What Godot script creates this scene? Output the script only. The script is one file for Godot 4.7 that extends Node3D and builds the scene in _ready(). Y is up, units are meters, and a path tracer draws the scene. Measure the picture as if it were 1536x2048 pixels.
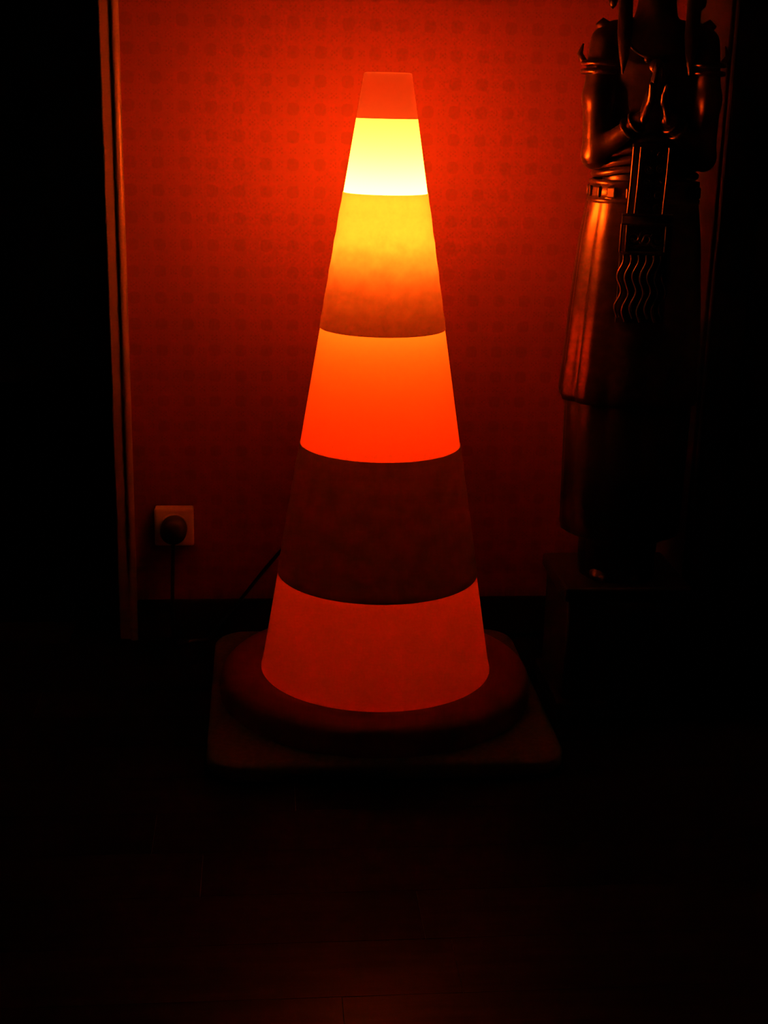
extends Node3D

# A traffic cone turned into a lamp, alone in a dark room, beside a standing figure with joined hands.
# World: the cone's axis is x = z = 0, the papered wall behind it is the plane z = -0.33, y is up.

const WALL_Z := -0.33
const CEIL := 2.5
var M := {}
var used := {}


func _ready() -> void:
	seed(7)
	# ---- camera
	var cam := Camera3D.new()
	cam.name = "camera"
	cam.position = Vector3(-0.1961, 1.02, 2.2113)
	cam.basis = Basis(Vector3.UP, deg_to_rad(-5.3)) * Basis(Vector3.RIGHT, deg_to_rad(-16.7)) * Basis(Vector3.BACK, deg_to_rad(1.3))
	cam.fov = rad_to_deg(2.0 * atan(1024.0 / 2750.0))
	cam.near = 0.05
	cam.far = 30.0
	add_child(cam)
	cam.current = true
	# ---- night: no light but the lamp in the cone
	var we := WorldEnvironment.new()
	we.name = "world_environment"
	var env := Environment.new()
	env.background_mode = Environment.BG_COLOR
	env.background_color = Color(0, 0, 0)
	env.ambient_light_source = Environment.AMBIENT_SOURCE_DISABLED
	env.tonemap_mode = Environment.TONE_MAPPER_LINEAR
	env.tonemap_exposure = 1.0
	env.sdfgi_enabled = true
	env.ssao_enabled = true
	env.ssil_enabled = true
	we.environment = env
	add_child(we)

	make_materials()
	build_room()
	build_cone_lamp()
	build_statue()
	build_cabinet()
	build_socket()
	build_cord()


# ------------------------------------------------------------------ helpers
func lin(r: float, g: float, b: float) -> Color:
	return Color(r, g, b).linear_to_srgb()


func mat(called: String, c: Color, rough := 0.6, metal := 0.0) -> StandardMaterial3D:
	var m := StandardMaterial3D.new()
	m.resource_name = called
	m.albedo_color = c
	m.roughness = rough
	m.metallic = metal
	M[called] = m
	return m


func numbered(called: String) -> String:
	if not used.has(called):
		used[called] = 0
		return called
	used[called] += 1
	return "%s_%03d" % [called, used[called]]


func tag(o: Node, label: String, category: String, group := "") -> void:
	o.set_meta("label", label)
	o.set_meta("category", category)
	if group != "":
		o.set_meta("group", group)


func thing(called: String, label: String, category: String, at := Vector3.ZERO, turn := 0.0) -> Node3D:
	var o := Node3D.new()
	o.name = numbered(called)
	add_child(o)
	o.position = at
	o.rotation.y = turn
	tag(o, label, category)
	return o


func start() -> SurfaceTool:
	var st := SurfaceTool.new()
	st.begin(Mesh.PRIMITIVE_TRIANGLES)
	return st


func obj(called: String, st: SurfaceTool, m: Material, parent: Node = self) -> MeshInstance3D:
	st.generate_normals()
	var o := MeshInstance3D.new()
	o.name = called
	o.mesh = st.commit()
	o.material_override = m
	o.cast_shadow = GeometryInstance3D.SHADOW_CASTING_SETTING_ON
	parent.add_child(o, true)
	return o


func struct(called: String, st: SurfaceTool, m: Material) -> MeshInstance3D:
	var o := obj(called, st, m)
	o.set_meta("kind", "structure")
	return o


# a, b, c, d run anticlockwise as seen from outside
func quad(st: SurfaceTool, a: Vector3, b: Vector3, c: Vector3, d: Vector3) -> void:
	for p in [a, c, b, a, d, c]:
		st.add_vertex(p)


func tri(st: SurfaceTool, a: Vector3, b: Vector3, c: Vector3) -> void:
	for p in [a, c, b]:
		st.add_vertex(p)


# box from lo to hi, every edge rounded by bev
func box(st: SurfaceTool, lo: Vector3, hi: Vector3, bev := 0.002, xf := Transform3D.IDENTITY) -> void:
	var c := (lo + hi) / 2.0
	var h := (hi - lo) / 2.0
	bev = minf(bev, minf(h.x, minf(h.y, h.z)) * 0.98)
	var inner := h - Vector3.ONE * bev
	st.set_smooth_group(-1)
	for axis in 3:
		for s: float in [-1.0, 1.0]:
			var ua := (axis + 1) % 3
			var va := (axis + 2) % 3
			var us := [-h[ua], -inner[ua], inner[ua], h[ua]]
			var vs := [-h[va], -inner[va], inner[va], h[va]]
			var g := []
			for i in 4:
				for j in 4:
					var p := Vector3.ZERO
					p[axis] = s * h[axis]
					p[ua] = us[i]
					p[va] = vs[j]
					var core := p.clamp(-inner, inner)
					p = core + (p - core).normalized() * bev
					g.append(xf * (c + p))
			for i in 3:
				for j in 3:
					var a: Vector3 = g[i * 4 + j]
					var b: Vector3 = g[(i + 1) * 4 + j]
					var d: Vector3 = g[(i + 1) * 4 + j + 1]
					var e: Vector3 = g[i * 4 + j + 1]
					if s > 0:
						quad(st, a, b, d, e)
					else:
						quad(st, a, e, d, b)


func plain_box(st: SurfaceTool, lo: Vector3, hi: Vector3) -> void:
	st.set_smooth_group(-1)
	var p := []
	for i in 8:
		p.append(Vector3(hi.x if i & 1 else lo.x, hi.y if i & 2 else lo.y, hi.z if i & 4 else lo.z))
	quad(st, p[4], p[5], p[7], p[6])
	quad(st, p[1], p[0], p[2], p[3])
	quad(st, p[0], p[4], p[6], p[2])
	quad(st, p[5], p[1], p[3], p[7])
	quad(st, p[6], p[7], p[3], p[2])
	quad(st, p[0], p[1], p[5], p[4])


# rings of equal length, from the first to the last; outside when the rings run anticlockwise seen from the end they go to
func loft(st: SurfaceTool, rings: Array, cap_a := false, cap_b := false, smooth := true) -> void:
	st.set_smooth_group(0 if smooth else -1)
	for k in rings.size() - 1:
		var a: PackedVector3Array = rings[k]
		var b: PackedVector3Array = rings[k + 1]
		var n := a.size()
		for i in n:
			var j := (i + 1) % n
			quad(st, a[i], a[j], b[j], b[i])
	for e in 2:
		if (e == 0 and not cap_a) or (e == 1 and not cap_b):
			continue
		st.set_smooth_group(-1)
		var r: PackedVector3Array = rings[0] if e == 0 else rings[-1]
		var mid := Vector3.ZERO
		for p in r:
			mid += p / r.size()
		for i in r.size():
			var j := (i + 1) % r.size()
			if e == 1:
				tri(st, mid, r[i], r[j])
			else:
				tri(st, mid, r[j], r[i])


# profile points are (radius, height), from the bottom of the outside upwards
func lathe(st: SurfaceTool, prof: Array, n := 96, xf := Transform3D.IDENTITY, smooth := true) -> void:
	var rings := []
	for p in prof:
		var r := PackedVector3Array()
		for i in n:
			var a := -TAU * i / n
			r.append(xf * Vector3(p.x * cos(a), p.y, p.x * sin(a)))
		rings.append(r)
	loft(st, rings, false, false, smooth)


func tube(st: SurfaceTool, pts: Array, rad: Variant, n := 10, caps := true) -> void:
	var rings := []
	var side := Vector3.ZERO
	for k in pts.size():
		var dir: Vector3 = (pts[mini(k + 1, pts.size() - 1)] - pts[maxi(k - 1, 0)]).normalized()
		if k == 0:
			side = dir.cross(Vector3.UP if absf(dir.y) < 0.9 else Vector3.RIGHT).normalized()
		side = (side - dir * side.dot(dir)).normalized()
		var up := dir.cross(side)
		var rr: float = rad[k] if rad is Array else rad
		var r := PackedVector3Array()
		for i in n:
			var a := TAU * i / n
			r.append(pts[k] + (side * cos(a) + up * sin(a)) * rr)
		rings.append(r)
	loft(st, rings, caps, caps)


func curve_points(ctrl: Array, per := 8) -> Array:
	var out := []
	for k in ctrl.size() - 1:
		var p0: Vector3 = ctrl[maxi(k - 1, 0)]
		var p1: Vector3 = ctrl[k]
		var p2: Vector3 = ctrl[k + 1]
		var p3: Vector3 = ctrl[mini(k + 2, ctrl.size() - 1)]
		for i in per:
			out.append(p1.cubic_interpolate(p2, p0, p3, float(i) / per))
	out.append(ctrl[-1])
	return out


# a solid made of tapered capsules melted into each other, meshed as surface nets.
# bone: [from, to, radius there, radius here, (flattening as a Vector3)]
func nets(st: SurfaceTool, lo: Vector3, hi: Vector3, cell: float, bones: Array, k := 0.012) -> void:
	var nx := int((hi.x - lo.x) / cell) + 2
	var ny := int((hi.y - lo.y) / cell) + 2
	var nz := int((hi.z - lo.z) / cell) + 2
	var f := PackedFloat32Array()
	f.resize(nx * ny * nz)
	f.fill(1.0)
	for b in bones:
		var sc: Vector3 = b[4] if b.size() > 4 else Vector3.ONE
		var mid: Vector3 = (b[0] + b[1]) / 2.0
		var kk: float = b[5] if b.size() > 5 else k
		var a0: Vector3 = (b[0] - mid) / sc
		var a1: Vector3 = (b[1] - mid) / sc
		var ms := minf(sc.x, minf(sc.y, sc.z))
		var big := maxf(b[2], b[3]) * maxf(sc.x, maxf(sc.y, sc.z)) + kk + cell * 2.0
		var p0: Vector3 = b[0].min(b[1]) - Vector3.ONE * big
		var p1: Vector3 = b[0].max(b[1]) + Vector3.ONE * big
		var ab := a1 - a0
		var l2 := maxf(ab.length_squared(), 1e-9)
		for z in range(maxi(0, int((p0.z - lo.z) / cell)), mini(nz, int((p1.z - lo.z) / cell) + 2)):
			for y in range(maxi(0, int((p0.y - lo.y) / cell)), mini(ny, int((p1.y - lo.y) / cell) + 2)):
				for x in range(maxi(0, int((p0.x - lo.x) / cell)), mini(nx, int((p1.x - lo.x) / cell) + 2)):
					var p := (lo + Vector3(x, y, z) * cell - mid) / sc
					var t := clampf((p - a0).dot(ab) / l2, 0.0, 1.0)
					var d: float = ((p - a0 - ab * t).length() - lerpf(b[2], b[3], t)) * ms
					var at := (z * ny + y) * nx + x
					var o := f[at]
					var h := maxf(kk - absf(o - d), 0.0) / kk
					f[at] = minf(o, d) - h * h * kk * 0.25
	var vert := {}
	var pos := PackedVector3Array()
	for z in nz - 1:
		for y in ny - 1:
			for x in nx - 1:
				var base := (z * ny + y) * nx + x
				var v := [f[base], f[base + 1], f[base + nx], f[base + nx + 1], f[base + nx * ny], f[base + nx * ny + 1], f[base + nx * ny + nx], f[base + nx * ny + nx + 1]]
				var inside := 0
				for q in v:
					if q < 0.0:
						inside += 1
				if inside == 0 or inside == 8:
					continue
				var sum := Vector3.ZERO
				var cnt := 0
				for i in 8:
					for bit in [1, 2, 4]:
						if i & bit:
							continue
						var j: int = i | bit
						if (v[i] < 0.0) == (v[j] < 0.0):
							continue
						var t: float = v[i] / (v[i] - v[j])
						var pa := Vector3(i & 1, (i >> 1) & 1, (i >> 2) & 1)
						var pb := Vector3(j & 1, (j >> 1) & 1, (j >> 2) & 1)
						sum += pa.lerp(pb, t)
						cnt += 1
				vert[base] = pos.size()
				pos.append(lo + (Vector3(x, y, z) + sum / cnt) * cell)
	st.set_smooth_group(0)
	var step := [1, nx, nx * ny]
	for z in range(1, nz - 1):
		for y in range(1, ny - 1):
			for x in range(1, nx - 1):
				var base := (z * ny + y) * nx + x
				for ax in 3:
					var in0 := f[base] < 0.0
					if in0 == (f[base + step[ax]] < 0.0):
						continue
					var u: int = step[(ax + 1) % 3]
					var w: int = step[(ax + 2) % 3]
					var q := [base - u - w, base - w, base, base - u]
					if not (vert.has(q[0]) and vert.has(q[1]) and vert.has(q[2]) and vert.has(q[3])):
						continue
					if in0:
						quad(st, pos[vert[q[0]]], pos[vert[q[1]]], pos[vert[q[2]]], pos[vert[q[3]]])
					else:
						quad(st, pos[vert[q[3]]], pos[vert[q[2]]], pos[vert[q[1]]], pos[vert[q[0]]])


# ------------------------------------------------------------------ materials
func noise_tex(freq: float, lo: Color, hi: Color, size := 512, seed_at := 1, octaves := 4) -> NoiseTexture2D:
	var n := FastNoiseLite.new()
	n.seed = seed_at
	n.frequency = freq
	n.fractal_octaves = octaves
	var t := NoiseTexture2D.new()
	t.width = size
	t.height = size
	t.seamless = true
	t.noise = n
	var g := Gradient.new()
	g.set_color(0, lo)
	g.set_color(1, hi)
	t.color_ramp = g
	return t


func paper_images() -> Array:
	# wallpaper print: a grid of small woven squares with rows of fine ticks between them; 2 x 2 motifs to a tile
	var s := 512
	var im := Image.create(s, s, false, Image.FORMAT_RGB8)
	var hm := Image.create(s, s, false, Image.FORMAT_RGB8)
	var n := FastNoiseLite.new()
	n.seed = 11
	n.frequency = 0.06
	var fine := FastNoiseLite.new()
	fine.seed = 3
	fine.frequency = 0.35
	for y in s:
		for x in s:
			var u := fposmod(x, 256.0) - 128.0
			var v := fposmod(y, 256.0) - 128.0
			var wob := n.get_noise_2d(x, y)
			var rough := fine.get_noise_2d(x, y)
			# the square: 24 of 52 mm, round-cornered, with a ragged edge
			var d := pow(pow(absf(u) / 58.0, 3.0) + pow(absf(v) / 58.0, 3.0), 1.0 / 3.0) + wob * 0.16
			var ink := clampf((1.04 - d) * 8.0, 0.0, 1.0) * (0.75 + 0.25 * signf(sin(u * 0.42) * sin(v * 0.42)))
			# ticks in the cross between the squares
			for q in [Vector2(128, 0), Vector2(0, 128), Vector2(128, 128)]:
				var du := absf(absf(u) - q.x)
				var dv := absf(absf(v) - q.y)
				for o in [Vector2(0, 0), Vector2(22, 18)]:
					var e := Vector2(du - o.x, dv - o.y).length() / 11.0 + wob * 0.4
					ink = maxf(ink, clampf((1.0 - e) * 3.0, 0.0, 1.0) * 0.8)
			var tone := 1.0 - 0.1 * ink + rough * 0.035
			im.set_pixel(x, y, lin(0.18, 0.027, 0.015) * tone)
			var hh := clampf(0.5 + 0.3 * ink + rough * 0.12, 0.0, 1.0)
			hm.set_pixel(x, y, Color(hh, hh, hh))
	im.generate_mipmaps()
	hm.bump_map_to_normal_map(1.5)
	return [ImageTexture.create_from_image(im), ImageTexture.create_from_image(hm)]


func wood_image(dark: Color, light: Color, seed_at: int) -> ImageTexture:
	var w := 512
	var h := 256
	var im := Image.create(w, h, false, Image.FORMAT_RGB8)
	var n := FastNoiseLite.new()
	n.seed = seed_at
	n.frequency = 0.02
	for y in h:
		for x in w:
			var a := n.get_noise_2d(x * 0.35, y * 3.0)
			var b := n.get_noise_2d(x * 0.8 + 900.0, y * 14.0)
			im.set_pixel(x, y, dark.lerp(light, clampf(0.5 + a * 0.8 + b * 0.35, 0.0, 1.0)))
	return ImageTexture.create_from_image(im)


func make_materials() -> void:
	var paper := mat("wallpaper", Color.WHITE, 0.75)
	var pics := paper_images()
	paper.albedo_texture = pics[0]
	paper.normal_enabled = true
	paper.normal_texture = pics[1]
	paper.normal_scale = 0.2
	paper.uv1_triplanar = true
	paper.uv1_world_triplanar = true
	paper.uv1_triplanar_sharpness = 8.0
	paper.uv1_scale = Vector3.ONE / 0.096
	paper.uv1_offset = Vector3(0.69, 0.33, 0.0)

	mat("ceiling_paint", lin(0.5, 0.47, 0.43), 0.9)
	mat("dark_paint", lin(0.3, 0.26, 0.22), 0.8)
	mat("hall_paint", lin(0.22, 0.2, 0.18), 0.9)
	mat("gloss_paint", lin(0.22, 0.14, 0.1), 0.38)
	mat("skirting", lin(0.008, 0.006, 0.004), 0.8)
	M.skirting.metallic_specular = 0.2

	var pl := mat("plank_oak", Color.WHITE, 0.4)
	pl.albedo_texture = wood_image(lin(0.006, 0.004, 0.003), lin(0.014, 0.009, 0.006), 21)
	pl.uv1_triplanar = true
	pl.uv1_scale = Vector3(1.1, 2.2, 2.2)
	pl.roughness = 0.3
	pl.metallic_specular = 0.16
	var pl2: StandardMaterial3D = pl.duplicate()
	pl2.albedo_color = Color(0.85, 0.83, 0.8)
	pl2.uv1_offset = Vector3(0.4, 0.3, 0.7)
	M["plank_dark"] = pl2
	mat("underfloor", lin(0.012, 0.009, 0.007), 0.8)

	var cw := mat("cabinet_wood", Color.WHITE, 0.45)
	cw.albedo_texture = wood_image(lin(0.01, 0.006, 0.004), lin(0.024, 0.014, 0.009), 5)
	cw.uv1_triplanar = true
	cw.uv1_scale = Vector3(2.0, 0.7, 2.0)
	mat("brass", lin(0.5, 0.33, 0.12), 0.3, 1.0)

	# orange PVC: half of what meets it is let through, tinted
	var pvc := mat("orange_pvc", lin(0.86, 0.33, 0.03), 0.5)
	pvc.backlight_enabled = true
	pvc.backlight = lin(0.7, 0.122, 0.011)
	var tip := mat("orange_pvc_thick", lin(0.86, 0.33, 0.03), 0.5)
	tip.backlight_enabled = true
	tip.backlight = lin(0.015, 0.0022, 0.0004)
	# white reflective sleeve: a film that lets little through, with cloudy patches of glue behind it
	var film := mat("sleeve_film", Color.WHITE, 0.4)
	film.albedo_texture = noise_tex(0.012, lin(0.19, 0.185, 0.17), lin(0.3, 0.295, 0.28), 512, 9)
	film.uv1_triplanar = true
	film.uv1_scale = Vector3.ONE * 5.0
	film.backlight_enabled = true
	film.backlight = lin(0.46, 0.46, 0.46)
	var rub := mat("black_rubber", Color.WHITE, 0.7)
	rub.albedo_texture = noise_tex(0.05, lin(0.08, 0.07, 0.06), lin(0.16, 0.14, 0.12), 256, 2)
	rub.uv1_triplanar = true
	rub.uv1_scale = Vector3.ONE * 6.0
	mat("collar_plastic", lin(0.3, 0.085, 0.03), 0.6)
	mat("black_plastic", lin(0.006, 0.006, 0.006), 0.5)
	mat("white_plastic", lin(0.72, 0.7, 0.66), 0.3)
	mat("steel", lin(0.5, 0.48, 0.45), 0.35, 1.0)
	var glow := mat("bulb_glass", Color(1.0, 0.95, 0.85), 0.4)
	glow.emission_enabled = true
	glow.emission = Color(1.0, 0.86, 0.66)
	glow.emission_energy_multiplier = 4.0

	var bz := mat("bronze", Color.WHITE, 0.3, 0.75)
	bz.albedo_texture = noise_tex(0.03, lin(0.06, 0.031, 0.015), lin(0.12, 0.062, 0.03), 256, 4)
	bz.uv1_triplanar = true
	bz.uv1_scale = Vector3.ONE * 5.0
	mat("dark_bronze", lin(0.045, 0.028, 0.018), 0.4, 0.6)


# ------------------------------------------------------------------ room
func build_room() -> void:
	var back := WALL_Z - 0.1
	var fl := start()
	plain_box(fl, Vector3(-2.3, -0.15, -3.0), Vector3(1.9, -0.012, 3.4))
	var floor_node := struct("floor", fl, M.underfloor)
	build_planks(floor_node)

	var st := start()
	plain_box(st, Vector3(-2.3, CEIL, -3.0), Vector3(1.9, CEIL + 0.12, 3.4))
	struct("ceiling", st, M.ceiling_paint)
	# the papered wall with the doorway on its left
	st = start()
	plain_box(st, Vector3(-0.446, -0.012, back), Vector3(1.9, CEIL, WALL_Z))
	plain_box(st, Vector3(-1.30, 2.06, back), Vector3(-0.446, CEIL, WALL_Z))
	plain_box(st, Vector3(-2.3, -0.012, back), Vector3(-1.30, CEIL, WALL_Z))
	struct("wall_back", st, M.wallpaper)
	st = start()
	plain_box(st, Vector3(-2.3, -0.012, WALL_Z), Vector3(-2.2, CEIL, 3.4))
	struct("wall_left", st, M.dark_paint)
	st = start()
	plain_box(st, Vector3(1.8, -0.012, WALL_Z), Vector3(1.9, CEIL, 3.4))
	struct("wall_right", st, M.dark_paint)
	st = start()
	plain_box(st, Vector3(-2.2, -0.012, 3.3), Vector3(1.8, CEIL, 3.4))
	struct("wall_front", st, M.dark_paint)
	# the unlit hallway behind the doorway
	st = start()
	plain_box(st, Vector3(-2.3, -0.012, -3.0), Vector3(-2.2, CEIL, back))
	struct("wall_hall_left", st, M.hall_paint)
	st = start()
	plain_box(st, Vector3(-0.2, -0.012, -3.0), Vector3(-0.1, CEIL, back))
	struct("wall_hall_right", st, M.hall_paint)
	st = start()
	plain_box(st, Vector3(-2.2, -0.012, -3.0), Vector3(-0.2, CEIL, -2.9))
	struct("wall_hall_back", st, M.hall_paint)

	# painted door frame: lining, flat casing and a round bead along its outer edge
	var door := Node3D.new()
	door.name = "door_1"
	add_child(door)
	door.set_meta("kind", "structure")
	for s: float in [-1.0, 1.0]:
		st = start()
		var edge: float = -0.873 + s * 0.401
		box(st, Vector3(minf(edge, edge + s * 0.026), 0, back - 0.004), Vector3(maxf(edge, edge + s * 0.026), 2.06, WALL_Z + 0.002), 0.002)
		obj("jamb", st, M.gloss_paint, door)
		st = start()
		box(st, Vector3(minf(edge, edge + s * 0.034), 0, WALL_Z), Vector3(maxf(edge, edge + s * 0.034), 2.06, WALL_Z + 0.012), 0.003)
		obj("casing", st, M.gloss_paint, door)
		st = start()
		var bead := []
		for k in 9:
			bead.append(Vector3(edge + s * 0.0275, 2.08 * k / 8.0, WALL_Z + 0.0105))
		tube(st, bead, 0.0075, 16)
		obj("bead", st, M.gloss_paint, door)
	st = start()
	box(st, Vector3(-1.30, 2.035, back - 0.004), Vector3(-0.446, 2.06, WALL_Z + 0.002), 0.002)
	obj("head_jamb", st, M.gloss_paint, door)
	st = start()
	box(st, Vector3(-1.31, 2.04, WALL_Z), Vector3(-0.436, 2.09, WALL_Z + 0.014), 0.003)
	obj("head_casing", st, M.gloss_paint, door)

	# dark skirting board at the foot of the papered wall
	st = start()
	box(st, Vector3(-0.4375, 0, WALL_Z), Vector3(1.8, 0.08, WALL_Z + 0.013), 0.004)
	struct("baseboard_back", st, M.skirting)


func build_planks(floor_node: Node3D) -> void:
	var rng := RandomNumberGenerator.new()
	rng.seed = 42
	var depth := 0.112
	var length := 1.1
	var meshes := []
	for v in 3:
		var st := start()
		box(st, Vector3(-length / 2 + 0.0003, -0.011, -depth / 2 + 0.0003), Vector3(length / 2 - 0.0003, 0, depth / 2 - 0.0003), 0.0002)
		st.generate_normals()
		meshes.append(st.commit())
	var row := 0
	var z := -0.47
	while z < 3.3:
		var x := -2.4 + rng.randf_range(0.0, 0.9)
		while x < 1.9 + length / 2:
			var o := MeshInstance3D.new()
			o.name = "plank"
			var lo := maxf(x - length / 2, -2.2)
			var hi := minf(x + length / 2, 1.8)
			if hi - lo > 0.06:
				o.mesh = meshes[rng.randi() % 3]
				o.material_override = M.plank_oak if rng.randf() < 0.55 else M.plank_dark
				o.position = Vector3((lo + hi) / 2, 0, z)
				o.scale = Vector3((hi - lo) / length, 1, 1)
				o.rotation.x = rng.randf_range(-0.004, 0.004)
				floor_node.add_child(o, true)
			x += length
		z += depth
		row += 1


# ------------------------------------------------------------------ the cone lamp
func cone_r(h: float) -> float:
	# measured silhouette: straight from foot to tip
	return lerpf(0.196, 0.0369, (h - 0.0845) / (1.0595 - 0.0845))


func build_cone_lamp() -> void:
	var t := thing("traffic_cone_lamp", "tall orange traffic cone glowing from inside, with two white bands and a dark square foot", "lamp")
	# square rubber foot with rounded corners
	var st := start()
	var rings := []
	for lv in [[0.28, 0.0, 0.058], [0.285, 0.006, 0.06], [0.285, 0.024, 0.06], [0.281, 0.029, 0.057], [0.272, 0.031, 0.05], [0.22, 0.031, 0.04]]:
		var r := PackedVector3Array()
		for c in 4:
			for i in 9:
				var a := -(c * 90.0 + i * 11.25)
				var sx := [1.0, -1.0, -1.0, 1.0]
				var sz := [-1.0, -1.0, 1.0, 1.0]
				var mid: Vector3 = Vector3(sx[c], 0, sz[c]) * (lv[0] - lv[2])
				r.append(mid + Vector3(cos(deg_to_rad(a)), 0, sin(deg_to_rad(a))) * lv[2] + Vector3(0, lv[1], 0))
		rings.append(r)
	loft(st, rings, true, true)
	obj("foot_plate", st, M.black_rubber, t)
	# round collar standing on the foot
	st = start()
	lathe(st, [Vector2(0.268, 0.031), Vector2(0.267, 0.06), Vector2(0.265, 0.068), Vector2(0.26, 0.074), Vector2(0.25, 0.0765), Vector2(0.215, 0.0775), Vector2(0.19, 0.078), Vector2(0.188, 0.031)], 128)
	obj("foot_collar", st, M.collar_plastic, t)
	# the body: flared foot, straight flank up to the tip
	st = start()
	var prof := [Vector2(0.1985, 0.077), Vector2(0.197, 0.083), Vector2(0.195, 0.092)]
	for k in 30:
		var h := lerpf(0.103, 0.9915, k / 29.0)
		prof.append(Vector2(cone_r(h), h))
	lathe(st, prof, 144)
	obj("cone_body", st, M.orange_pvc, t)
	st = start()
	prof = []
	for k in 6:
		var h := lerpf(0.9915, 1.057, k / 5.0)
		prof.append(Vector2(cone_r(h), h))
	prof.append_array([Vector2(0.0362, 1.0588), Vector2(0.034, 1.0595), Vector2(0.029, 1.0592), Vector2(0.0265, 1.057), Vector2(0.026, 1.045), Vector2(0.0005, 1.044)])
	lathe(st, prof, 96)
	obj("cone_tip", st, M.orange_pvc_thick, t)
	# the two white sleeves, drawn over the body
	for span in [[0.666, 0.8795], [0.2505, 0.474]]:
		st = start()
		prof = [Vector2(cone_r(span[0]), span[0]), Vector2(cone_r(span[0]) + 0.0012, span[0] + 0.0002)]
		for k in range(1, 14):
			var h := lerpf(span[0], span[1], k / 14.0)
			prof.append(Vector2(cone_r(h) + 0.0013 + 0.0005 * sin(k * 2.3), h))
		prof.append_array([Vector2(cone_r(span[1]) + 0.0012, span[1] - 0.0002), Vector2(cone_r(span[1]), span[1])])
		lathe(st, prof, 144)
		var sl := obj("white_sleeve", st, M.sleeve_film, t)
		sl.set_meta("label", "white reflective sleeve")
	# inside: a rod on a foot, a socket and the bulb
	var top := 0.8
	st = start()
	lathe(st, [Vector2(0.09, 0.032), Vector2(0.09, 0.038), Vector2(0.012, 0.045), Vector2(0.0065, 0.055), Vector2(0.0065, top - 0.06), Vector2(0.0, top - 0.06)], 32)
	obj("lamp_rod", st, M.steel, t)
	st = start()
	lathe(st, [Vector2(0.004, top - 0.065), Vector2(0.017, top - 0.06), Vector2(0.02, top - 0.05), Vector2(0.02, top - 0.012), Vector2(0.0405, top - 0.004), Vector2(0.0405, top), Vector2(0.015, top + 0.001), Vector2(0.0, top + 0.001)], 32)
	obj("lamp_socket", st, M.black_plastic, t)
	st = start()
	lathe(st, [Vector2(0.013, top + 0.001), Vector2(0.0135, top + 0.016), Vector2(0.02, top + 0.028), Vector2(0.028, top + 0.042), Vector2(0.03, top + 0.055), Vector2(0.0275, top + 0.068), Vector2(0.019, top + 0.079), Vector2(0.008, top + 0.0845), Vector2(0.0, top + 0.085)], 40)
	obj("lamp_bulb", st, M.bulb_glass, t)
	var li := OmniLight3D.new()
	li.name = "bulb_light"
	li.position = Vector3(0, top + 0.052, 0)
	li.light_color = Color(1.0, 0.84, 0.62)
	li.light_energy = 3.0
	li.light_size = 0.026
	li.omni_range = 8.0
	li.omni_attenuation = 2.0
	li.shadow_enabled = true
	t.add_child(li)


# ------------------------------------------------------------------ the figure
func skirt_ring(h: float, hx: float, hz: float, fold: float) -> PackedVector3Array:
	var r := PackedVector3Array()
	var n := 120
	for i in n:
		var a := -TAU * i / n
		# pleats: shallow on the front panel, sharp at the sides
		var side := absf(cos(a))
		var saw := absf(fposmod(a / TAU * 11.0 + h * 0.25, 1.0) * 2.0 - 1.0)
		var w := 1.0 + fold * (pow(saw, 0.6) - 0.5) * (0.35 + 0.65 * side)
		var e := 2.4
		var q := pow(pow(absf(cos(a)), e) + pow(absf(sin(a)), e), -1.0 / e)
		r.append(Vector3(hx * q * cos(a) * w, h, hz * q * sin(a) * w))
	return r


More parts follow.
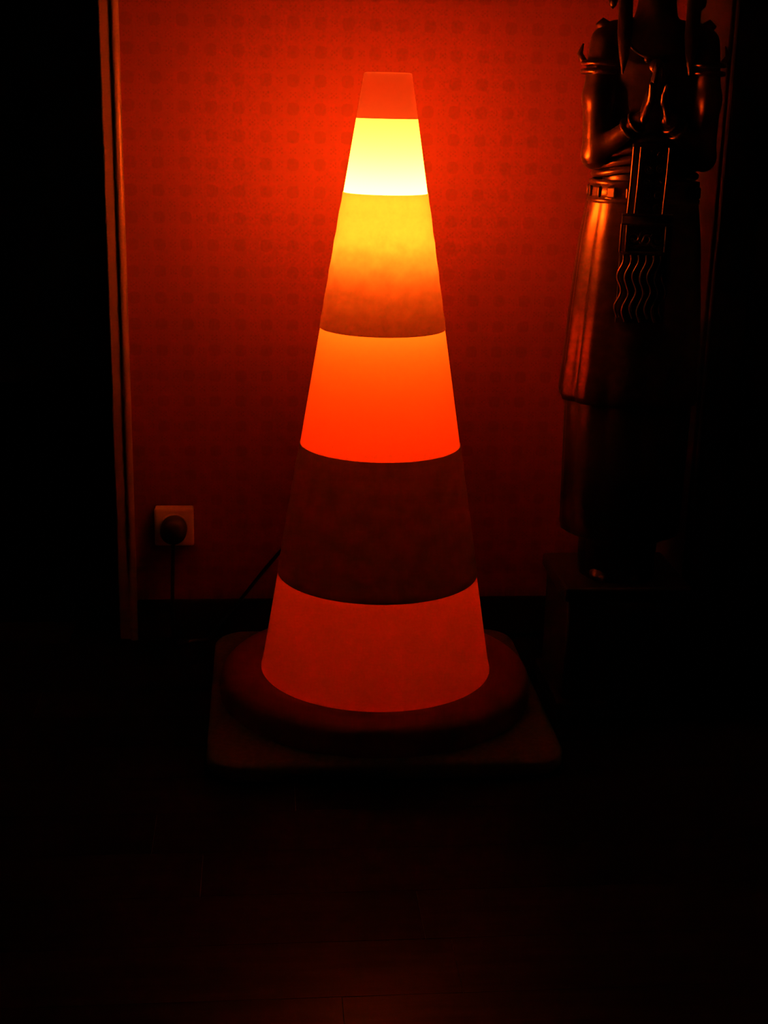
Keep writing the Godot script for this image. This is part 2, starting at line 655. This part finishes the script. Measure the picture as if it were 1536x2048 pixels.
func build_statue() -> void:
	var at := Vector3(0.42, 0.0, -0.021)
	# plinth
	var pl := thing("plinth", "low dark square plinth under the standing figure", "plinth", at)
	var st := start()
	box(st, Vector3(-0.112, 0, -0.1), Vector3(0.112, 0.035, 0.1), 0.004)
	obj("plinth_base", st, M.cabinet_wood, pl)
	st = start()
	box(st, Vector3(-0.102, 0.035, -0.09), Vector3(0.102, 0.216, 0.09), 0.004)
	obj("plinth_block", st, M.cabinet_wood, pl)
	st = start()
	box(st, Vector3(-0.11, 0.216, -0.098), Vector3(0.11, 0.241, 0.098), 0.005)
	obj("plinth_top", st, M.cabinet_wood, pl)

	var s := thing("bronze_statue", "dark bronze figure with joined hands and a long pleated robe, standing near the wall", "statue", at + Vector3(0, 0.241, 0), deg_to_rad(-9.4))
	s.scale = Vector3.ONE * 0.95
	# local heights: world height minus 0.2
	# the robe, hem to waist
	st = start()
	var rings := []
	for k in [[0.322, 0.095, 0.07, 0.05], [0.322, 0.116, 0.086, 0.1], [0.333, 0.119, 0.0875, 0.11], [0.36, 0.117, 0.087, 0.11], [0.4, 0.1145, 0.086, 0.1], [0.5, 0.1085, 0.083, 0.09], [0.6, 0.101, 0.079, 0.07], [0.66, 0.0935, 0.075, 0.05], [0.685, 0.087, 0.071, 0.03]]:
		rings.append(skirt_ring(k[0], k[1], k[2], k[3]))
	loft(st, rings, true, true)
	obj("pleated_robe", st, M.bronze, s)
	# the darker under-robe below the flared hem, and its narrow foot
	st = start()
	rings = []
	for k in [[0.0, 0.068, 0.078, 0.04], [0.07, 0.07, 0.076, 0.04], [0.078, 0.098, 0.08, 0.03], [0.084, 0.106, 0.087, 0.05], [0.2, 0.107, 0.086, 0.07], [0.29, 0.108, 0.084, 0.08], [0.33, 0.109, 0.083, 0.08]]:
		rings.append(skirt_ring(k[0], k[1], k[2], k[3]))
	loft(st, rings, true, true)
	obj("under_robe", st, M.dark_bronze, s)
	# feet under the hem
	st = start()
	for sx: float in [-1.0, 1.0]:
		nets(st, Vector3(sx * 0.035 - 0.04, -0.004, -0.05), Vector3(sx * 0.035 + 0.04, 0.11, 0.11), 0.005, [
			[Vector3(sx * 0.035, 0.095, -0.01), Vector3(sx * 0.035, 0.03, -0.015), 0.026, 0.02],
			[Vector3(sx * 0.035, 0.018, -0.025), Vector3(sx * 0.037, 0.013, 0.06), 0.017, 0.012, Vector3(1.25, 1, 1)],
			[Vector3(sx * 0.029, 0.009, 0.06), Vector3(sx * 0.028, 0.008, 0.082), 0.009, 0.007],
			[Vector3(sx * 0.042, 0.008, 0.058), Vector3(sx * 0.044, 0.007, 0.076), 0.008, 0.006]], 0.008)
	obj("foot", st, M.dark_bronze, s)

	# the body above the waist, one skin: trunk, neck, head, arms
	var bones := [
		[Vector3(0, 0.68, 0), Vector3(0, 0.76, 0), 0.062, 0.06, Vector3(1.15, 1, 0.85)],
		[Vector3(0, 0.78, 0), Vector3(0, 0.88, 0), 0.056, 0.066, Vector3(1.2, 1, 0.8)],
		[Vector3(-0.06, 0.925, -0.004), Vector3(0.06, 0.925, -0.004), 0.03, 0.03],
		[Vector3(0, 0.92, 0), Vector3(0, 1.02, 0.004), 0.04, 0.026],
	]
	for sx: float in [-1.0, 1.0]:
		bones.append([Vector3(sx * 0.08, 0.918, 0.004), Vector3(sx * 0.092, 0.83, 0.02), 0.026, 0.021, Vector3(1, 1, 1.35)])
		bones.append([Vector3(sx * 0.092, 0.83, 0.02), Vector3(sx * 0.0895, 0.738, 0.036), 0.0205, 0.0195, Vector3(1, 1, 1.5)])
		bones.append([Vector3(sx * 0.0895, 0.738, 0.036), Vector3(sx * 0.02, 0.8, 0.09), 0.02, 0.0125])
	st = start()
	nets(st, Vector3(-0.13, 0.66, -0.08), Vector3(0.13, 1.06, 0.12), 0.0055, bones, 0.012)
	# head
	var head := [
		[Vector3(0, 1.105, -0.008), Vector3(0, 1.125, -0.01), 0.056, 0.058, Vector3(0.9, 1.15, 1.0)],
		[Vector3(0, 1.05, 0.018), Vector3(0, 1.075, 0.015), 0.026, 0.04, Vector3(0.95, 1, 1)],
		[Vector3(0, 1.01, 0.002), Vector3(0, 1.05, 0.0), 0.026, 0.028],
		[Vector3(0, 1.1, 0.05), Vector3(0, 1.075, 0.06), 0.006, 0.0085, Vector3.ONE, 0.006],
		[Vector3(-0.008, 1.053, 0.047), Vector3(0.008, 1.053, 0.047), 0.0045, 0.0045, Vector3.ONE, 0.004],
		[Vector3(-0.007, 1.046, 0.046), Vector3(0.007, 1.046, 0.046), 0.005, 0.005, Vector3.ONE, 0.004],
	]
	for sx: float in [-1.0, 1.0]:
		head.append([Vector3(sx * 0.012, 1.113, 0.045), Vector3(sx * 0.034, 1.113, 0.034), 0.006, 0.005, Vector3.ONE, 0.006])
		head.append([Vector3(sx * 0.015, 1.1, 0.042), Vector3(sx * 0.029, 1.099, 0.036), 0.0065, 0.006, Vector3.ONE, 0.003])
		head.append([Vector3(sx * 0.052, 1.11, -0.008), Vector3(sx * 0.05, 1.07, -0.004), 0.008, 0.007, Vector3(0.6, 1, 1.3), 0.004])
	nets(st, Vector3(-0.075, 1.0, -0.085), Vector3(0.075, 1.21, 0.085), 0.004, head, 0.014)
	# joined hands: palms together, fingers upright
	for sx: float in [-1.0, 1.0]:
		var hb := [[Vector3(sx * 0.019, 0.8, 0.089), Vector3(sx * 0.0095, 0.835, 0.094), 0.011, 0.012, Vector3(0.7, 1, 1.5)],
			[Vector3(sx * 0.0095, 0.825, 0.106), Vector3(sx * 0.012, 0.852, 0.118), 0.0055, 0.004]]
		for i in 4:
			var zz := 0.082 + i * 0.0085
			var ln: float = [0.03, 0.041, 0.045, 0.038][i]
			hb.append([Vector3(sx * 0.0075, 0.838, zz), Vector3(sx * 0.0058, 0.838 + ln * 0.55, zz + 0.001), 0.0046, 0.0043])
			hb.append([Vector3(sx * 0.0058, 0.838 + ln * 0.55, zz + 0.001), Vector3(sx * 0.0042, 0.838 + ln, zz + 0.003), 0.0043, 0.0033])
		nets(st, Vector3(minf(0.0, sx * 0.05) - 0.006, 0.775, 0.06), Vector3(maxf(0.0, sx * 0.05) + 0.006, 0.9, 0.135), 0.0024, hb, 0.0035)
	obj("figure_body", st, M.bronze, s)

	# armlets with upturned points, and bracelets
	for sx: float in [-1.0, 1.0]:
		st = start()
		for yy in [0.872, 0.885]:
			var ring := []
			for i in 25:
				ring.append(Vector3(sx * (0.0865 - 0.0) + 0.0285 * cos(TAU * i / 24), yy, 0.011 + 0.036 * sin(TAU * i / 24)))
			tube(st, ring, 0.0045, 8)
		tube(st, [Vector3(sx * 0.112, 0.885, 0.0), Vector3(sx * 0.121, 0.9, 0.0), Vector3(sx * 0.116, 0.916, 0.0)], [0.006, 0.005, 0.0015], 8)
		obj("armlet", st, M.bronze, s)
		st = start()
		tube(st, [Vector3(sx * 0.075, 0.935, 0.004), Vector3(sx * 0.09, 0.948, 0.004), Vector3(sx * 0.097, 0.944, 0.003)], [0.014, 0.01, 0.003], 10)
		obj("shoulder_point", st, M.bronze, s)
		st = start()
		for q: float in [0.0, 0.16]:
			var mid := Vector3(sx * 0.0895, 0.738, 0.036).lerp(Vector3(sx * 0.02, 0.8, 0.09), 0.72 + q)
			var dir := (Vector3(sx * 0.02, 0.8, 0.09) - Vector3(sx * 0.0895, 0.738, 0.036)).normalized()
			var u := dir.cross(Vector3.UP).normalized()
			var w := dir.cross(u)
			var ring := []
			for i in 21:
				ring.append(mid + (u * cos(TAU * i / 20) + w * sin(TAU * i / 20)) * 0.016)
			tube(st, ring, 0.0035, 8)
		obj("bracelet", st, M.bronze, s)
		# lappet of the headdress hanging before the shoulder, ending in a point
		st = start()
		var lap := []
		for k in [[1.06, 0.006, 0.05, 0.045], [1.0, 0.011, 0.055, 0.05], [0.93, 0.012, 0.0535, 0.064], [0.9, 0.009, 0.053, 0.068], [0.868, 0.0015, 0.0535, 0.068]]:
			var r := PackedVector3Array()
			for i in 12:
				var a := TAU * i / 12
				r.append(Vector3(sx * k[2] + k[1] * cos(a), k[0], k[3] - 0.012 + 0.004 * sin(a)))
			lap.append(r)
		loft(st, lap, true, true)
		obj("lappet", st, M.bronze, s)
		st = start()
		lathe(st, [Vector2(0.0, 0.0), Vector2(0.006, 0.006), Vector2(0.0075, 0.014), Vector2(0.004, 0.024), Vector2(0.0015, 0.032), Vector2(0.0, 0.034)], 16, Transform3D(Basis.IDENTITY, Vector3(sx * 0.072, 0.97, 0.004)))
		tube(st, [Vector3(sx * 0.072, 1.0, 0.004), Vector3(sx * 0.06, 1.05, 0.0), Vector3(sx * 0.052, 1.075, -0.004)], 0.003, 8)
		obj("ear_drop", st, M.dark_bronze, s)
	# tiered pointed headdress
	st = start()
	lathe(st, [Vector2(0.056, 1.13), Vector2(0.063, 1.135), Vector2(0.063, 1.146), Vector2(0.057, 1.15), Vector2(0.053, 1.172), Vector2(0.047, 1.178), Vector2(0.049, 1.184), Vector2(0.042, 1.19), Vector2(0.036, 1.21), Vector2(0.031, 1.214), Vector2(0.033, 1.22), Vector2(0.026, 1.226), Vector2(0.02, 1.25), Vector2(0.012, 1.28), Vector2(0.005, 1.32), Vector2(0.0, 1.345)], 48, Transform3D(Basis.IDENTITY, Vector3(0, 0, -0.01)))
	obj("headdress", st, M.bronze, s)
	# pendant on the chest above the hands
	st = start()
	for q in [[Vector3(0, 0.88, 0.06), 0.012], [Vector3(-0.014, 0.892, 0.057), 0.007], [Vector3(0.014, 0.892, 0.057), 0.007], [Vector3(0, 0.863, 0.06), 0.006]]:
		nets(st, q[0] - Vector3.ONE * 0.018, q[0] + Vector3.ONE * 0.018, 0.003, [[q[0], q[0] + Vector3(0, 0.001, 0), q[1], q[1], Vector3(1, 1, 0.6)]], 0.002)
	var chain := []
	for i in 25:
		var a := PI * i / 24
		chain.append(Vector3(0.055 * cos(a), 0.945 - 0.052 * sin(a), 0.03 + 0.028 * sin(a)))
	tube(st, chain, 0.003, 8)
	obj("pendant", st, M.bronze, s)

	# sash over the hips and the belt band with its raised panels
	st = start()
	for q in [[0.752, 0.0715, 0.06, 0.0075], [0.738, 0.0775, 0.064, 0.0085], [0.722, 0.082, 0.067, 0.008], [0.707, 0.085, 0.069, 0.006]]:
		var ring := []
		for i in 73:
			var a := TAU * i / 72
			ring.append(Vector3(q[1] * cos(a), q[0] + 0.018 * (1.0 - absf(cos(a))), q[2] * sin(a)))
		tube(st, ring, q[3], 10)
	obj("hip_sash", st, M.bronze, s)
	st = start()
	var band := []
	for k in [[0.66, 0.088], [0.662, 0.0945], [0.668, 0.0945], [0.67, 0.0915], [0.69, 0.0905], [0.692, 0.0925], [0.698, 0.0925], [0.7, 0.086]]:
		band.append(skirt_ring(k[0], k[1], k[1] * 0.8, 0.0))
	loft(st, band)
	var belt := obj("belt_band", st, M.bronze, s)
	st = start()
	for i in 18:
		var a := TAU * (i + 0.35) / 18
		var q := pow(pow(absf(cos(a)), 2.4) + pow(absf(sin(a)), 2.4), -1.0 / 2.4)
		var c := Vector3(0.0925 * q * cos(a), 0.68, 0.074 * q * sin(a))
		box(st, Vector3(-0.0085, -0.009, -0.003), Vector3(0.0085, 0.009, 0.003), 0.0025, Transform3D(Basis(Vector3.UP, PI / 2 - a), c))
	obj("belt_panel", st, M.bronze, belt)

	# the long front panel: strip with raised border, a framed band of scrolls, wavy tassels below
	st = start()
	front_slab(st, -0.03, 0.028, 0.645, 0.76, 0.0925, 0.004)
	var ap := obj("front_panel", st, M.dark_bronze, s)
	for x in [-0.0295, -0.018, 0.0275]:
		st = start()
		tube(st, [Vector3(x, 0.755, fz(x) + 0.007), Vector3(x - 0.001, 0.7, fz(x) + 0.0085), Vector3(x - 0.003, 0.648, fz(x) + 0.0085)], 0.0025, 8)
		obj("panel_border", st, M.bronze, ap)
	st = start()
	for k in 5:
		for sx: float in [-1.0, 1.0]:
			scroll(st, Vector3(0.006 + sx * 0.009, 0.742 - k * 0.021, 0), 0.0075, sx, 0.0018)
	obj("scroll_relief", st, M.bronze, ap)
	st = start()
	front_slab(st, -0.04, 0.04, 0.585, 0.648, 0.0935, 0.006)
	var bd := obj("scroll_band", st, M.dark_bronze, s)
	st = start()
	for yy in [0.586, 0.632, 0.647]:
		var line := []
		for i in 13:
			var x := lerpf(-0.041, 0.041, i / 12.0)
			line.append(Vector3(x, yy, fz(x) + 0.0105))
		tube(st, line, 0.0024, 8)
	for x in [-0.041, -0.032, 0.032, 0.041]:
		tube(st, [Vector3(x, 0.586, fz(x) + 0.0105), Vector3(x, 0.632, fz(x) + 0.0105)], 0.0022, 8)
	obj("band_frame", st, M.bronze, bd)
	st = start()
	for k in 3:
		scroll(st, Vector3(-0.019 + k * 0.019, 0.609, 0.006), 0.0155, 1.0 if k % 2 else -1.0, 0.0024)
	obj("scroll_relief", st, M.bronze, bd)
	st = start()
	front_slab(st, -0.04, 0.04, 0.468, 0.588, 0.0925, 0.0035)
	var fr := obj("tassel_ground", st, M.dark_bronze, s)
	for k in 7:
		st = start()
		var x0 := -0.037 + k * 0.0123
		var pts := []
		for i in 29:
			var u := i / 28.0
			var x := x0 - 0.002 * u + 0.0042 * sin(u * TAU * 2.0 + 0.6)
			pts.append(Vector3(x, 0.582 - u * (0.105 + 0.006 * (k % 2)), fz(x) + 0.0075))
		tube(st, pts, 0.0024, 8)
		obj("tassel", st, M.bronze, fr)


# depth of the robe's front at x
func fz(x: float) -> float:
	var e := 2.4
	return 0.086 * pow(1.0 - pow(absf(x) / 0.108, e), 1.0 / e)


func front_slab(st: SurfaceTool, x0: float, x1: float, y0: float, y1: float, _r: float, thick: float) -> void:
	var rings := []
	for i in 13:
		var x := lerpf(x0, x1, i / 12.0)
		var z := fz(x)
		rings.append(PackedVector3Array([Vector3(x, y0, z - 0.012), Vector3(x, y1, z - 0.022), Vector3(x, y1, z + thick), Vector3(x, y0, z + thick)]))
	loft(st, rings, true, true, false)


func scroll(st: SurfaceTool, at: Vector3, r: float, hand: float, thick: float) -> void:
	var pts := []
	for i in 26:
		var u := i / 25.0
		var a := hand * u * TAU * 1.5
		var q := r * (1.0 - 0.8 * u)
		var x := at.x + q * cos(a)
		pts.append(Vector3(x, at.y + q * sin(a), fz(x) + 0.006 + at.z * 0.5))
	tube(st, pts, thick, 7)


# ------------------------------------------------------------------ cabinet, socket, cord
func build_cabinet() -> void:
	var x0 := 0.554
	var zf := -0.062
	var t := thing("cabinet", "tall dark brown wooden cabinet standing against the wall beside the statue", "cabinet", Vector3(x0, 0, zf))
	var w := 0.9
	var d := zf - WALL_Z - 0.014
	var st := start()
	box(st, Vector3(0, 0.06, -d), Vector3(w, 2.1, 0), 0.004)
	obj("carcass", st, M.cabinet_wood, t)
	st = start()
	box(st, Vector3(0.02, 0, -d + 0.01), Vector3(w - 0.02, 0.06, -0.02), 0.002)
	obj("toe_kick", st, M.cabinet_wood, t)
	st = start()
	box(st, Vector3(-0.003, 2.1, -d), Vector3(w + 0.02, 2.14, 0.03), 0.006)
	obj("cornice", st, M.cabinet_wood, t)
	for k in 2:
		st = start()
		var a := 0.004 + k * (w / 2)
		var b := a + w / 2 - 0.006
		box(st, Vector3(a, 0.07, 0.0005), Vector3(b, 2.09, 0.02), 0.005)
		for p in [[a + 0.06, b - 0.06, 0.14, 1.0], [a + 0.06, b - 0.06, 1.08, 2.02]]:
			box(st, Vector3(p[0], p[2], 0.018), Vector3(p[1], p[3], 0.026), 0.006)
		var dr := obj("cabinet_door", st, M.cabinet_wood, t)
		st = start()
		var hx := b - 0.03 if k == 0 else a + 0.03
		tube(st, curve_points([Vector3(hx, 0.98, 0.02), Vector3(hx, 0.985, 0.045), Vector3(hx, 1.095, 0.045), Vector3(hx, 1.1, 0.02)], 6), 0.005, 10)
		obj("handle", st, M.brass, dr)


func build_socket() -> void:
	var t := thing("wall_socket", "white surface-mounted wall socket between the door frame and the cone", "socket", Vector3(-0.362, 0.197, WALL_Z))
	var st := start()
	box(st, Vector3(-0.036, 0.001, 0.0005), Vector3(0.036, 0.073, 0.02), 0.003)
	obj("back_box", st, M.white_plastic, t)
	st = start()
	box(st, Vector3(-0.037, 0, 0.02), Vector3(0.037, 0.074, 0.03), 0.004)
	obj("cover_plate", st, M.white_plastic, t)
	st = start()
	var xf := Transform3D(Basis(Vector3.RIGHT, PI / 2), Vector3(0, 0.037, 0.03))
	lathe(st, [Vector2(0.028, 0.0), Vector2(0.028, 0.002), Vector2(0.0265, 0.003), Vector2(0.025, 0.0025)], 48, xf)
	obj("socket_ring", st, M.white_plastic, t)


func build_cord() -> void:
	var o := Vector3(-0.362, 0, WALL_Z + 0.06)
	var t := thing("power_cord", "black power cord with a round plug running from the wall socket to the cone", "cord", o)
	var st := start()
	var xf := Transform3D(Basis(Vector3.RIGHT, PI / 2), Vector3(0, 0.234, -0.0285))
	lathe(st, [Vector2(0.0, 0.0), Vector2(0.0245, 0.0), Vector2(0.025, 0.006), Vector2(0.0245, 0.028), Vector2(0.022, 0.034), Vector2(0.016, 0.037), Vector2(0.0, 0.038)], 48, xf)
	obj("plug", st, M.black_plastic, t)
	st = start()
	var pts := curve_points([Vector3(-0.362, 0.216, -0.275), Vector3(-0.363, 0.19, -0.268), Vector3(-0.366, 0.08, -0.27), Vector3(-0.362, 0.008, -0.275), Vector3(-0.335, 0.0045, -0.295), Vector3(-0.3, 0.008, -0.301), Vector3(-0.276, 0.04, -0.303), Vector3(-0.239, 0.085, -0.303), Vector3(-0.157, 0.2, -0.27), Vector3(-0.062, 0.34, -0.147)], 10)
	var local := []
	for p in pts:
		local.append(p - o)
	tube(st, local, 0.0036, 10)
	obj("cable", st, M.black_plastic, t)
